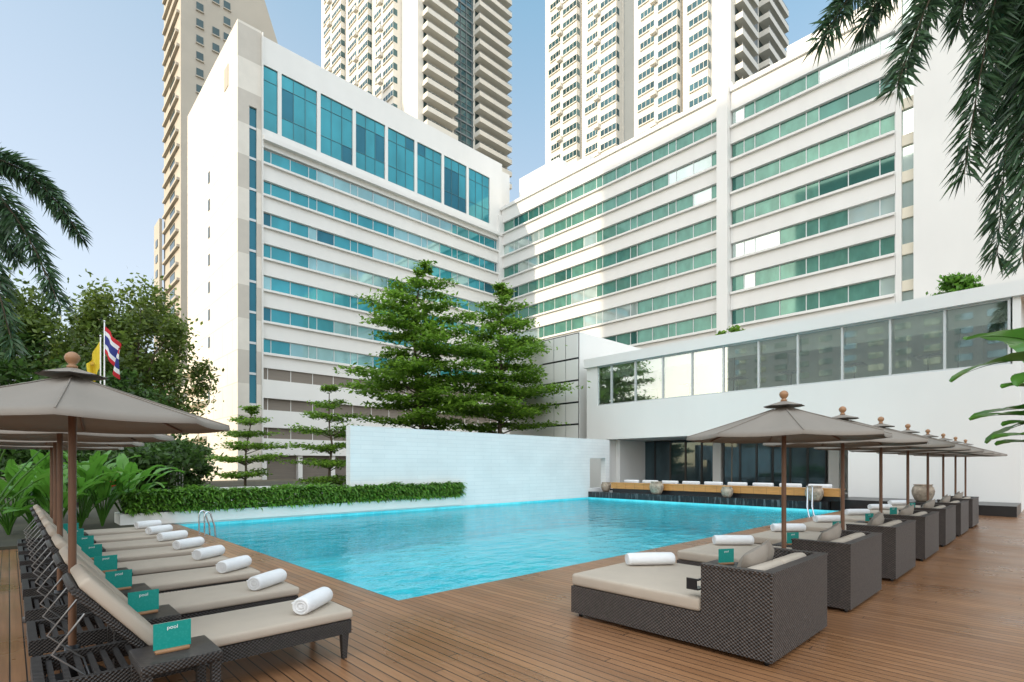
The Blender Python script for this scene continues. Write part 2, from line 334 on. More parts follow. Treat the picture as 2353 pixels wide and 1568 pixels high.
for k in range(7):
    x0=4.2+2.15*k; o=dproto if k==0 else copy_tree(dproto); o.location=(x0,1.53,0)
    w=['nearest','second','third','fourth','fifth','sixth','farthest'][k]; wc=w if k in(0,6) else w+' from the camera'
    tag(o,f'brown wicker daybed with beige mattress on the right deck, {wc}','daybed','wicker daybeds in a row right of the pool')
    for j in range(2):
        q=pproto if np_==0 else pproto.copy()
        if np_: COL.objects.link(q)
        np_+=1; q.location=(x0+.50+.36*j,1.53+.36+.05*j,.435+.225); q.rotation_euler=(math.radians(24),math.radians(-14+30*j),math.radians(-12+20*j+random.uniform(-8,8)))
        tag(q,f'taupe throw pillow, {"left" if j==0 else "right"} of two on the right row daybed, {wc}','pillow','throw pillows on the daybeds')
    q=inst(wproto,'w'); q.location=(x0+1.0,3.2,.435+.07); q.rotation_euler[2]=math.radians(-38+random.uniform(-6,6)); q.scale=(1.3,1.15,1)
    tag(q,f'rolled white towel on the foot of the right row daybed, {wc}','towel','rolled towels on the daybeds')
    if k<6:
        t_=inst(tproto,'t'); t_.location=(5.96+2.15*k,2.68,0); tag(t_,f'black wicker side table between the right row daybeds, {wc}','side table','wicker side tables between the daybeds')
        c=inst(cproto,'c'); c.location=(5.93+2.15*k,2.66,.42); c.rotation_euler[2]=math.radians(-30); tag(c,f'teal pool card on a table between the right row daybeds, {wc}','table card','teal cards between the daybeds')

# ------------------------------------------------------------------ parasols
def make_parasol():
    r=empty('parasol',(0,0,0)); R=.975; ze=1.865; zt=2.185
    m=MB(); m.rbox(-.22,.22,-.22,.22,0,.06,.015,2); m.lathe([(.05,.06),(.045,.3)],12); m.build('base',M['black'],r)
    m=MB(); m.tube([(0,0,.06),(0,0,2.16)],.024,12); m.build('pole',M['polewood'],r)
    def cone(m,R,zc,ze,sag,nr,na,th=.006,val=0):
        for off,flip in ((0,False),(-th,True)):
            vs=[];fs=[]; N=8*na
            for i in range(nr+1):
                t=i/nr
                for k in range(N):
                    a=2*math.pi*k/N+math.pi/8; fa=(k%na)/na; seg=math.pi/4; aa=fa*seg-seg/2
                    rr=R*math.cos(seg/2)/math.cos(aa); rr=rr*t*(1-.02*math.sin(math.pi*fa)*t)
                    z=zc+(ze-zc)*(t**.93)-sag*math.sin(math.pi*fa)*t*(1.2-t)*2
                    vs.append((rr*math.cos(a),rr*math.sin(a),z+off))
            if val:
                for k in range(N):
                    x,y,z=vs[nr*N+k]; vs.append((x*1.004,y*1.004,z-val))
            rows=nr+(1 if val else 0)
            for i in range(rows):
                for k in range(N):
                    k2=(k+1)%N; q=(i*N+k,(i+1)*N+k,(i+1)*N+k2,i*N+k2); fs.append(q[::-1] if flip else q)
            m.add(vs,fs,0,val!=0)
    m=MB(); cone(m,R,zt,ze,.03,8,6,.006,.028); cn=m.build('canopy',M['canopy'],r)
    m=MB()
    for k in range(8):
        a=2*math.pi*k/8+math.pi/8; c,s=math.cos(a),math.sin(a); m.tube([(R*t*c,R*t*s,zt+(ze-zt)*t**.93+.003) for t in (.1,.3,.5,.7,.85,1.)],.0045,5)
    m.build('seam',M['canopy'],cn)
    m=MB(); cone(m,.2,zt+.055,zt-.005,.006,3,6); m.build('vent',M['canopy'],cn)
    m=MB(); m.lathe([(.03,zt+.045),(.032,zt+.06),(.018,zt+.07),(.03,zt+.082),(.043,zt+.105),(.045,zt+.12),(.038,zt+.14),(.02,zt+.155),(.004,zt+.16)],16); m.build('finial',M['finial'],r)
    m=MB(); m.lathe([(.028,1.97),(.045,1.98),(.045,2.03),(.028,2.04)],12); m.build('hub',M['polewood'],r)
    for k in range(8):
        a=2*math.pi*k/8+math.pi/8; c,s=math.cos(a),math.sin(a)
        m=MB(); m.tube([(.03*c,.03*s,zt-.03),(R*.5*c,R*.5*s,(zt+ze)/2-.016),(R*.99*c,R*.99*s,ze-.016)],.009,6); rb=m.build('rib',M['polewood'],r)
        m=MB(); m.tube([(.04*c,.04*s,2.0),(R*.52*c,R*.52*s,(zt+ze)/2-.03)],.008,6); m.build('strut',M['polewood'],rb)
    return r
up=make_parasol(); nu=0
for i,(x,y) in enumerate([(.32,4.78),(.37,6.96),(.44,9.12),(.5,11.28)]):
    o=up if nu==0 else copy_tree(up); nu+=1; o.location=(x,y,0); o.rotation_euler[2]=.25+.1*i
    tag(o,f'grey brown parasol over the left loungers, {["nearest","second from the camera","third from the camera","farthest"][i]}','parasol','parasols over the left loungers')
for k in range(8):
    o=copy_tree(up); o.location=(5.93+2.15*k,2.04,0); o.rotation_euler[2]=.1+.03*(k%3)
    w=ORD[k]+' from the camera' if 0<k<7 else ('nearest' if k==0 else 'farthest'); tag(o,f'grey brown parasol on a wood pole above the right daybeds, {w}','parasol','parasols over the right daybeds')

# ------------------------------------------------------------------ pool surroundings
m=MB(); y0,y1=16.3,16.6
m.box(8.17,20.95,y0,y1,-.3,2.88); m.box(20.95,22.25,y0,y1,1.92,2.88); m.box(20.95,22.25,y0,y1,-.3,.42); m.box(22.25,22.6,y0,y1,-.3,2.88)
w_=m.build('pool_wall',M['wallbrick']); tag(w_,'long white stone wall standing at the far side of the pool','wall')
r=empty('planter',(7.5,16.2,0))
m=MB(); ox,oy=-7.5,-16.2
m.box(2.0+ox,12.75+ox,16.2+oy,17.2+oy,.03,.33); m.box(2.0+ox,12.75+ox,16.275+oy,17.19+oy,-.3,.03); m.build('trough',M['white'],r)
m=MB(); m.box(2.1+ox,12.65+ox,16.3+oy,17.1+oy,.332,.36); m.build('soil',M['ground'],r); tag(r,'long white planter trough overhanging the far edge of the pool','planter')
# fern hedge
def fern_mesh(N,x0,x1,y0,y1,z0,lmin,lmax):
    m=MB(); vs=[];fs=[]
    for i in range(N):
        x=random.uniform(x0,x1); top=z0+.42+.05*math.sin(x*2.1)+.04*math.sin(x*5.3)
        if random.random()<.5: y=random.uniform(y0,y1); z=top-random.random()**2*.15; a=random.uniform(0,6.283); e=random.uniform(.3,1.3)
        else: y=y0+random.uniform(-.02,.1); z=z0+random.uniform(0,.48); a=random.uniform(-math.pi*.9,-math.pi*.1); e=random.uniform(-.1,1.0)
        L=random.uniform(lmin,lmax); p=Vector((x,y,z)); w=random.uniform(.035,.06); b=len(vs); S=4
        for k in range(S+1):
            t=k/S; ww=w*(1-t)**.6*(.6+.4*math.sin(3*t)); sx,sy=-math.sin(a)*ww,math.cos(a)*ww
            vs.append((p.x-sx,p.y-sy,p.z)); vs.append((p.x+sx,p.y+sy,p.z+.008))
            if k<S: fs.append((b+2*k,b+2*k+1,b+2*k+3,b+2*k+2))
            p=p+Vector((math.cos(a)*math.cos(e),math.sin(a)*math.cos(e),math.sin(e)))*(L/S); e-=random.uniform(.25,.5)
    m.add(vs,fs,0,False); return m
hd=fern_mesh(14000,2.1,12.8,16.24,17.05,.36,.16,.32).build('fern_hedge',M['fern']); tag(hd,'dense hedge of bright green ferns spilling over the white planter','hedge',kind='stuff')
m=MB(); m.box(4.6,8.1,18.2,18.4,-.3,.86); tag(m.build('garden_wall',M['white']),'low white garden wall behind the fern hedge','wall')
# handrails
def rail(name,pts1,off,label,steps=None):
    r=empty(name,pts1[0]); b=Vector(pts1[0])
    for k in (0,1):
        m=MB(); P=[Vector(p)-b+Vector(off)*k for p in pts1]; m.tube(P,.018,10); m.build('rail',M['metal'],r)
    tag(r,label,'handrail'); return r
def arc(x,y,dx,dy):
    P=[]
    for (s,z) in ((0,0),(0,.43),(.01,.48),(.04,.52),(.08,.53),(.12,.48),(.2,.2),(.24,-.3)): P.append((x+dx*s,y+dy*s,z))
    return P
rail('pool_handrail',arc(3.1,13.0,1,0),(0,.45,0),'curved steel pool handrail beyond the left loungers')
rail('pool_handrail',[(17.2,5.2,0),(17.3,5.3,.3),(17.75,5.42,.85),(17.85,5.48,.9),(18.0,5.5,.9),(18.05,5.5,.82),(18.05,5.5,-.4)],(.45,0,0),'angled steel pool handrail near the bar on the right deck edge')

# ------------------------------------------------------------------ restaurant and bar
RXF=24.0; r=empty('restaurant_building',(RXF,10,0)); ox,oy=-RXF,-10
def B(m,x0,x1,y0,y1,z0,z1,k=0): m.box(x0+ox,x1+ox,y0+oy,y1+oy,z0,z1,k)
YE=.95; yl=18.9; ybar0=5.87; ybar1=17.55
m=MB()
B(m,24,36,YE,yl,3.0,4.92); B(m,24,24.4,YE,ybar0,.32,3.0); B(m,24.4,36,YE,ybar0-.02,-.3,2.998)
B(m,24,36,ybar1,yl,-.3,3.0); B(m,23.85,36.2,YE-.9,yl+.1,7.12,7.62); B(m,24,24.35,yl-.75,yl,4.92,7.12); B(m,24,36,YE,YE+.2,4.92,7.12); B(m,35.8,36,YE+.2,yl,4.92,7.12); B(m,24.35,35.8,yl-.2,yl,4.92,7.12)
B(m,24.9,27.9,ybar1-.02,ybar1-.3,.3,2.99)
for px in (1650,1918): y=y_on(px,27.6); B(m,27.4,27.75,y-.22,y+.22,.3,2.99)
m.build('wall',M['white'],r)
m=MB(); B(m,24.4,35.7,YE+.3,yl-.3,4.925,4.95); B(m,28.0,28.2,YE+.3,yl-.3,4.95,7.1); B(m,28.4,28.6,ybar0+.02,ybar1-.31,.3,2.98)
for k in range(7): B(m,27.7,27.99,2.2+k*2.4,2.6+k*2.4,4.951,7.1)
m.build('interior',M['interior'],r)
pxs=[1353,1405,1460,1523,1590,1662,1743,1833,1935,2045,2170,2318]
for a,b in zip(pxs[:-1],pxs[1:]):
    ya=y_on(a,24.1); yb=y_on(b,24.1); ya=min(ya,yl-.76); m=MB()
    B(m,24.1,24.115,yb,ya,4.95,7.1,0)
    B(m,24.03,24.17,yb-.035,yb+.035,4.922,7.118,1); B(m,24.04,24.16,yb+.036,ya-.036,4.922,4.98,1); B(m,24.04,24.16,yb+.036,ya-.036,7.06,7.118,1)
    w=m.build('window',[M['restglass'],M['alu']],r)
    q=MB(); B(q,24.35,24.37,yb+.06,ya-.06,random.uniform(6.35,6.65),7.1); q.build('roller_blind',M['blind'],w)
gp=[1470,1505,1540,1575,1612,1640]; gp2=[1662,1700,1738,1775,1815,1855,1898]
for lst in (gp,gp2):
    for a,b in zip(lst[:-1],lst[1:]):
        ya=y_on(a,27.5); yb=y_on(b,27.5); m=MB(); B(m,27.5,27.53,yb+.05,ya-.05,.36,2.92,0); B(m,27.46,27.57,yb-.0,yb+.05,.3,2.97,1); B(m,27.46,27.57,ya-.05,ya-.002,.3,2.97,1); B(m,27.46,27.57,yb+.05,ya-.05,.3,.36,1); B(m,27.46,27.57,yb+.05,ya-.05,2.92,2.97,1); m.build('glass_door',[M['barglass'],M['black']],r)
tag(r,'low white restaurant building with a long window strip above the pool bar','building')
# dining furniture behind the glass
def dining(x,y,lab):
    t=empty('dining_table',(x,y,4.95)); m=MB(); m.rbox(-.4,.4,-.4,.4,.70,.74,.01,1); m.build('table_top',M['black'],t); m=MB(); m.lathe([(.25,0),(.03,.03),(.03,.70)],10); m.build('leg',M['black'],t); tag(t,lab,'table','dining tables behind the restaurant windows')
for i in range(6): dining(25.0,3.5+i*2.4,f'dark dining table behind the restaurant window strip, {["first","second","third","fourth","fifth","sixth"][i]} from the right')
m=MB(); m.box(20.8,24,5.9,16.28,-.3,.26); m.box(24,28.4,5.9,17.5,-.3,.258); tag(m.build('bar_terrace',[M['fall']]),'black stone terrace edge with thin waterfalls into the pool','terrace',kind='structure')
m=MB(); m.box(21.8,23.99,.95,5.88,-.3,.32); tag(m.build('plinth',M['black']),'low black stone plinth along the foot of the restaurant wall','plinth')
r=empty('bar_counter',(21.4,10.4,.26)); m=MB()
m.box(-.02,.35,-5.0,5.0,.42,.46); m.box(.0,.33,-4.95,4.95,.17,.42)
for k in range(20): m.box(-.004,-.0005,-4.9+k*.5,-4.895+k*.5,.17,.42,1)
m.build('counter',[M['orange'],M['black']],r)
m=MB(); m.box(.06,.3,-4.9,4.9,0,.17); m.build('kick_base',M['black'],r); tag(r,'long honey coloured timber bar counter above the waterfall edge','counter')
sp=None
for i in range(9):
    if sp is None:
        sp=empty('sofa',(0,0,0)); m=MB(); m.rbox(0,.7,-.4,.4,.1,.42,.04); m.build('seat',M['towel'],sp); m=MB(); m.rbox(-.02,.16,-.4,.4,.42,.58,.04); m.build('backrest',M['towel'],sp); s=sp
    else: s=copy_tree(sp)
    s.location=(22.3,6.4+i*1.05,.26); tag(s,f'white bar sofa behind the timber counter, {["first","second","third","fourth","fifth","sixth","seventh","eighth","ninth"][i]} from the right','sofa','white sofas behind the bar counter')
def pot(x,y,z,s,label):
    m=MB(); m.lathe([(.20*s,0),(.27*s,.08*s),(.34*s,.26*s),(.36*s,.40*s),(.33*s,.52*s),(.27*s,.60*s),(.30*s,.635*s),(.30*s,.65*s),(.26*s,.65*s),(.25*s,.5*s)],28); o=m.build('urn',M['pot'],None,(x,y,z)); tag(o,label,'pot')
for px,s,l in ((1508,.95,'weathered round clay urn on the waterfall edge, leftmost before the counter'),(1670,.72,'weathered clay urn on the waterfall edge at the middle of the counter'),(1870,.92,'brownish clay urn on the waterfall edge at the right end of the counter')): pot(21.08,y_on(px,21.08),.26,s*.92,l)
pot(21.6,15.8,.26,.7,'small clay urn beside the opening in the white pool wall')
pot(22.6,3.3,.32,.9,'tall clay urn on the black plinth behind the parasols')
# panel block
r=empty('panel_block',(24.3,19.7,0)); m=MB(); m.box(.05,12,0,6,-.3,9.45); m.build('wall',M['white'],r)
m=MB(); m.box(.0,.049,.05,2.95,0,9.4); m.build('joint_backing',M['black'],r)
ys=[0.02,1.0,1.95,2.95]; zs=[.1,1.4,2.7,4.0,5.3,6.6,7.9,9.4]
for i in range(3):
    m=MB()
    for j in range(7): m.box(-.05,-.001,ys[i]+.04,ys[i+1]-.02,zs[j]+.05,zs[j+1]-.06)
    m.build('cladding_panel',M['white'],r)
tag(r,'white service block with black jointed cladding beside the tall layered trees','building')

# ------------------------------------------------------------------ hotel, left wing
X0,Y0=17.4,60.0; r=empty('hotel_wing',(X0,Y0,0)); m=MB(); XE=55.2-X0; XF=19.85-X0
m.box(0.02,40,.62,21.5,-.3,47.6)
m.box(XF,XE,0,.6,45.15,48.2); m.box(XF,XE,0,.6,36.2,38.2); m.box(XF,XE,-.55,-.001,36.75,37.25)
zt=[36.1-3.45*k for k in range(7)]
for k in range(7):
    zb=zt[k]-1.5; nz=(zt[k+1] if k<6 else 13.0)
    m.box(XF,XE,0,.6,nz,zb) if k<6 else m.box(XF,XE,0,.6,12.2,zb)
lv=[(12.2,10.9),(8.9,7.6),(5.7,4.5)]
m.box(XF,XE,-.25,.6,8.9,10.9); m.box(XF,XE,-.25,.6,5.7,7.6); m.box(XF,XE,-.25,.6,2.7,4.5)
for i in range(9): m.box(XF+i*3.9,XF+.5+i*3.9,0,.6,-.3,2.7)
m.box(XF-.08,XF+.03,-.35,.0,-.3,48.35)
wx=[(19.98,21.5)]+[(21.92+4.45*i,21.92+4.45*i+4.03) for i in range(7)]
e=XF
for a,b in wx: m.box(e,a-X0,0,.6,38.2,45.15); e=b-X0
m.box(e,XE,0,.6,38.2,45.15); m.build('wall',M['white'],r)
m=MB(); m.box(0,1.15,0,.6,-.3,48.6); m.box(1.9,XF-.081,0,.6,-.3,48.6); m.box(1.15,1.9,0,.6,40,48.6); m.box(1.15,1.9,0,.6,-.3,8); m.box(0,.018,.6,21.5,-.3,48.6); m.box(.02,XF,.6,1.0,47.6,48.6); m.build('end_wall',M['endwall'],r)
m=MB(); m.box(1.15,1.9,.2,.3,8,40,0)
for k in range(10): m.box(1.15,1.9,.12,.2,8+3.3*k,8.25+3.3*k,1)
m.build('stair_window',[M['tealglass3'],M['alu']],r)
for k in range(11):
    z=34.5-3.3*k+1; q=MB(); q.box(-.06,0,10.6,11.2,z,z+1.3); q.build('slit_window',M['darkglass'],r)
q=MB(); q.box(-.06,0,3.2,4.6,43.2,45.6); q.build('vent_panel',M['beige'],r)
def grid_window(wall,x0,x1,z0,z1,nx,zs,yg,mats,axis='x'):
    q=MB()
    for i in range(nx):
        a=x0+(x1-x0)*i/nx; b=x0+(x1-x0)*(i+1)/nx
        for z_a,z_b in zip(zs[:-1],zs[1:]):
            q.box(a+.02,b-.02,yg+.1,yg+.12,z_a+.02,z_b-.02,random.choice((0,0,0,1,2)))
        q.box(a-.02,a+.02,yg+.03,yg+.12,z0,z1,3)
    for z in zs: q.box(x0+.021,x1-.021,yg+.05,yg+.098,z-.02,z+.02,3)
    return q.build('window',mats,wall)
TG=[M['tealglass'],M['tealglass2'],M['tealglass3'],M['alu']]
for i,(a,b) in enumerate(wx):
    grid_window(r,a-X0+.02,b-X0-.02,38.22,45.13,1 if i==0 else 3,[38.25,40.3,43.6,45.1],.06,[M['tealglass'],M['tealglass'],M['tealglass3'],M['mullion']])
def ribbon(par,s0,s1,z0,z1,pw,mats,axis,weights,sill=.3):
    """axis 'x': facade faces -y, recess along +y ; axis 'y': facade faces -x"""
    q=MB()
    def bx(m_,a,b,d0,d1,c,d,k):
        if axis=='x': m_.box(a,b,d0,d1,c,d,k)
        else: m_.box(d0,d1,a,b,c,d,k)
    i=0; edges=[s0]
    while edges[-1]<s1-.5: edges.append(min(s1,edges[-1]+pw*(.55 if i%3==0 else 1.2))); i+=1
    edges[-1]=s1; run=0; kind=0
    for a,b in zip(edges[:-1],edges[1:]):
        if run<=0: kind=random.choices((0,1,2),weights)[0]; run=random.randint(1,3)
        run-=1
        bx(q,a+.035,b-.035,.30,.33,z0+.05,z1-.05,kind); bx(q,a-.035,a+.035,.24,.34,z0,z1,3)
    bx(q,s0+.036,s1-.036,.25,.335,z0,z0+.05,3); bx(q,s0+.036,s1-.036,.25,.335,z1-.05,z1,3)
    w=q.build('ribbon_window',mats,par)
    if sill:
        u=MB(); bx(u,s0,s1,-sill,-.003,z0-.32,z0-.1,0); u.build('window_sill',M['white'],w)
for k in range(7): ribbon(r,XF+.04,XE-.2,zt[k]-1.5,zt[k],1.75,TG,'x',(5,4.5,2.))
for a,b in lv:
    q=MB(); q.box(XF+.04,XE-.1,.2,.5,b,a); 
    for i in range(14): q.box(XF+.6+i*2.5,XF+.66+i*2.5,.15,.199,b,a,1)
    q.build('louvre_band',[M['louvre'],M['white']],r)
q=MB(); q.box(XF,XE,.601,.615,-.3,2.7); q.build('ground_floor_opening',M['louvre'],r)
for k in range(6):
    z=2.6+k*2.15; q=MB(); q.box(-1.0,-.001,12,21.5,z,z+.28); q.box(-1.0,-.8,12,21.5,z+.28,z+.75); q.build('ledge',M['cream'],r)
q=MB()
for y in (12.2,15,18,21): q.box(-.9,-.6,y,y+.3,-.3,2.6)
q.build('column',M['cream'],r)
tag(r,'tall white hotel wing with teal ribbon windows and a blank end wall','building')
# ------------------------------------------------------------------ hotel, right wing
X1=55.0; r=empty('hotel_wing',(X1,25,0)); m=MB(); oy=-25
def yb(a): return a+oy
m.box(.62,14,yb(-8),yb(60),-.3,41.0); zt2=[38.95-3.5*k for k in range(8)]
secs=[(25.4,59.9),(9.95,24.2)]
for a,b in secs:
    m.box(0,.6,yb(a),yb(b),zt2[0],41.5)
    for k in range(8): m.box(0,.6,yb(a),yb(b),zt2[k+1] if k<7 else -.3,zt2[k]-1.6)
    m.box(-.25,-.002,yb(a),yb(b),40.85,41.25)
m.box(-.75,.6,yb(24.22),yb(25.38),-.3,42.2); m.box(-.75,.6,yb(59.6),yb(60.4),-.3,40.)
m.box(0,.6,yb(9.5),yb(9.93),-.3,41.5)
m.box(-.5,14,yb(-14),yb(8.6),-.3,45.); m.box(4,15,yb(8.62),yb(20),41.0,45.5); m.box(2,10,yb(50),yb(58),41.0,45.8); m.box(1.5,6,yb(44),yb(49.9),41.0,43.4)
m.build('wall',M['white'],r)
for i in range(6):
    q=MB(); y=yb(27+i*2.7); q.box(2.2,3.6,y,y+1.4,41.0,42.3+.3*(i%2)); q.lathe([(.4,42.3+.3*(i%2)),(.4,42.4+.3*(i%2))],12,0,Matrix.Translation((2.9,y+.7,0))); q.build('air_conditioner',M['grey'],r)
GG=[M['greenglass'],M['greenglass2'],M['greenglass3'],M['alu']]
for a,b in secs:
    for k in range(8): ribbon(r,yb(a)+.04,yb(b)-.04,zt2[k]-1.6,zt2[k],1.75 if a>20 else 2.0,GG,'y',(6,2.,1.) if a<20 else (6,3.2,1.2),.28)
q=MB(); q.box(.3,.34,yb(8.61),yb(9.49),4,41.4,0)
for k in range(12): q.box(.1,.299,yb(8.61),yb(9.49),4+3.1*k,4.9+3.1*k,1)
q.build('stair_window',[M['greenglass2'],M['cream']],r)
tag(r,'long white hotel wing with green ribbon windows behind the restaurant','building')

# ------------------------------------------------------------------ towers
class FaceT:
    """box helper on a tower face: s along, p outward"""
    def __init__(s,o,ax): s.o=o; s.ax=ax
    def box(s,m,s0,s1,p0,p1,z0,z1,k=0):
        ox,oy=s.o
        if s.ax=='A': m.box(ox-p1,ox-p0,oy+s0,oy+s1,z0,z1,k)      # faces -x, along +y
        else: m.box(ox+s0,ox+s1,oy-p1,oy-p0,z0,z1,k)              # faces -y, along +x
def tower(name,loc,sx,sy,h,label,bays,glass,core='towerwhite'):
    r=empty(name,(*loc,0)); W=MB(); W.box(0,sx,0,sy,-.3,h); rd=random.Random(label)
    for ax,s0,s1,pj,z0,z1,kind in bays:
        f=FaceT((0,0),ax)
        if kind=='bay':
            f.box(W,s0,s1,.0,pj,-.3,h-1); z=z0; n=0
            while z<z1:
                q=MB(); e=s0-.04; t_=s0+(s1-s0)*(.82 if pj>2 else .62+.2*rd.random())
                f.box(q,e,t_,pj-1.1,pj+.04,z,z+1.45,0)
                nn=4
                for i in range(nn+1): f.box(q,e-.02+(t_-e)*i/nn,e+.06+(t_-e)*i/nn,pj+.041,pj+.09,z,z+1.45,1)
                f.box(q,e,t_,pj+.041,pj+.3,z-.25,z-.05,1)
                if pj>2 and n%2==0: f.box(q,t_+.1,s1+.5,pj+.041,pj+.9,z-1.0,z-.1,1)
                q.build('window',[M['towerglass'],M['towerwhite']],r); z+=3.2; n+=1
        elif kind=='balcony':
            z=z0
            while z<z1:
                q=MB(); f.box(q,s0,s1,.001,pj,z-.2,z); f.box(q,s0,s1,pj-.15,pj,z,z+.95); f.box(q,s0,s0+.15,.001,pj-.151,z,z+.95); f.box(q,s1-.15,s1,.001,pj-.151,z,z+.95)
                for i in range(8): f.box(q,s0+(s1-s0)*i/8,s0+(s1-s0)*i/8+.06,pj-.1,pj-.04,z+.951,z+1.25,1)
                f.box(q,s0,s1,pj-.1,pj-.04,z+1.251,z+1.31,1)
                b=q.build('balcony',[M['towerwhite'],M['grey']],r)
                q=MB(); f.box(q,s0+.3,s1-.3,.002,.06,z+.1,z+2.9); q.build('window',M['darkglass'],b); z+=3.2
        elif kind=='glass':
            q=MB(); f.box(q,s0,s1,.002,.08,z0,z1,0); z=z0
            while z<z1: f.box(q,s0,s1,.081,.3,z,z+.35,1); f.box(q,s0,s1,.081,.2,z+1.6,z+1.7,1); z+=3.2
            for i in range(4): f.box(q,s0+(s1-s0)*i/3.3,s0+(s1-s0)*i/3.3+.12,.081,.25,z0,z1,1)
            q.build('curtain_glazing',[M['towerglass'],M['towershade']],r)
        elif kind=='dark':
            q=MB(); f.box(q,s0,s1,.002,.1,z0,z1); q.build('recess_panel',M['towershade'],r)  # flat strip standing for a recess, its shade put into the colour
    W.build('wall',M[core],r); tag(r,label,'tower'); return r
mid=[('A',7,12.5,2.2,82,126,'bay'),('A',13.2,18.6,1.2,84,128,'bay'),('A',19.2,25,2.2,88,132,'bay'),('A',25.2,26.8,0,60,148,'dark'),('A',27,33,1.2,100,140,'bay'),('A',33.5,40,2.4,106,142,'bay'),('A',41,48.5,1.2,110,146,'bay'),
     ('B',1.2,10,2.0,76,128,'balcony'),('B',10.4,16.2,0,60,148,'glass'),('B',16.6,27.6,2.2,74,128,'balcony')]
tower('apartment_tower',(67.4,101.6),28,49,150,'pale high rise tower behind the roof of the left hotel wing',mid,None)
rt=[('A',4.,9.2,1.2,66,108,'bay'),('A',9.8,15,2.4,66,110,'bay'),('A',15.6,20.6,1.2,68,112,'bay'),('A',21,24,0,40,134,'dark'),('A',24.4,29.5,2.4,66,116,'bay'),('A',30,35,1.2,68,118,'bay'),('A',35.4,40.5,2.6,68,120,'bay'),('A',41,46.5,1.4,70,124,'bay'),
    ('B',1.5,9,1.6,74,100,'balcony'),('B',9.5,12.5,0,60,134,'dark'),('B',13,24,2.2,74,100,'balcony')]
tower('apartment_tower',(99,43.5),25,47,136,'pale high rise tower behind the roof of the right hotel wing',rt,None)
# beige slab tower
r=empty('slab_tower',(23.6,115.8,0)); m=MB(); 
m.add([(0,0,-.3),(18.5,0,-.3),(18.5,15,-.3),(0,15,-.3),(0,0,104),(13.5,0,104),(18.5,0,90),(0,15,104),(13.5,15,104),(18.5,15,90)],
      [(0,1,6,5,4),(3,7,8,9,2),(0,4,7,3),(1,2,9,6),(4,5,8,7),(5,6,9,8),(0,3,2,1)])
for k in range(30): m.box(-.5,-.001,1+(k%2)*.8,14,5+3.2*k,5.5+3.2*k)
m.box(-1.0,-.51,14,19.5,-.3,53); m.build('wall',M['beige'],r)
for k in range(17):
    for i,x in enumerate((2.6,5.4,7.4)):
        if (i==1 and k%3==2): continue
        q=MB(); z=45+3.2*k; q.box(x,x+1.2,-.1,-.001,z,z+1.5,0); q.box(x-.1,x+1.3,-.3,-.002,z-.2,z-.01,1); q.build('window',[M['darkglass'],M['beige']],r)
for k in range(26):
    q=MB(); z=6+3.2*k; q.box(-.08,-.002,5,9,z,z+1.7); q.build('side_window',M['darkglass'],r)
for k in range(14):
    q=MB(); z=6+3.2*k; q.box(-1.1,-1.001,15.5,17.5,z,z+1.5); q.build('annex_window',M['darkglass'],r)
for x in (9.8,12.2):
    q=MB(); q.lathe([(.75,0),(.75,.1)],20,0,Matrix.Translation((x,-.002,101.5-(.8 if x>10 else 0)))@Matrix.Rotation(math.pi/2,4,'X')); q.build('round_vent',M['darkglass'],r)
tag(r,'old beige slab tower with a sloped roof behind the left hotel wing','tower')
# unseen tower added to keep the pool in shade
r=empty('added_shade_tower',(-140,37,0)); m=MB(); m.box(0,20,-42,38,-.3,112); m.build('wall',M['towerwhite'],r)
for k in range(32):
    q=MB()
    for i in range(13): q.box(20.001,20.1,-40+i*6,-36.6+i*6,4+3.3*k,5.6+3.3*k)
    q.build('ribbon_window',M['greenglass2'],r)
tag(r,'tall pale unseen tower added left of the pool to shade the deck','tower')

# ------------------------------------------------------------------ plants
def leafquads(P,size,up=.8,aspect=.42):
    n=len(P); N=RNG.normal(0,1,(n,3)); N[:,2]+=up*2; N/=np.linalg.norm(N,axis=1)[:,None]
    a=np.cross(N,RNG.normal(0,1,(n,3))); a/=np.linalg.norm(a,axis=1)[:,None]; b=np.cross(N,a)
    s=(size*(.65+.7*RNG.random(n)))[:,None]
    V=np.stack([P-a*s,P+b*s*aspect,P+a*s,P-b*s*aspect],1).reshape(-1,3); return V
def leafobj(name,V,mat,parent):
    n=len(V)//4; me=bpy.data.meshes.new(name); me.vertices.add(n*4); me.vertices.foreach_set('co',V.astype(np.float32).ravel()); me.loops.add(n*4); me.loops.foreach_set('vertex_index',np.arange(n*4,dtype=np.int32)); me.polygons.add(n); me.polygons.foreach_set('loop_start',np.arange(0,n*4,4,dtype=np.int32)); me.materials.append(mat); me.update(calc_edges=True); me.validate()
    o=bpy.data.objects.new(name,me); COL.objects.link(o); o.parent=parent; return o
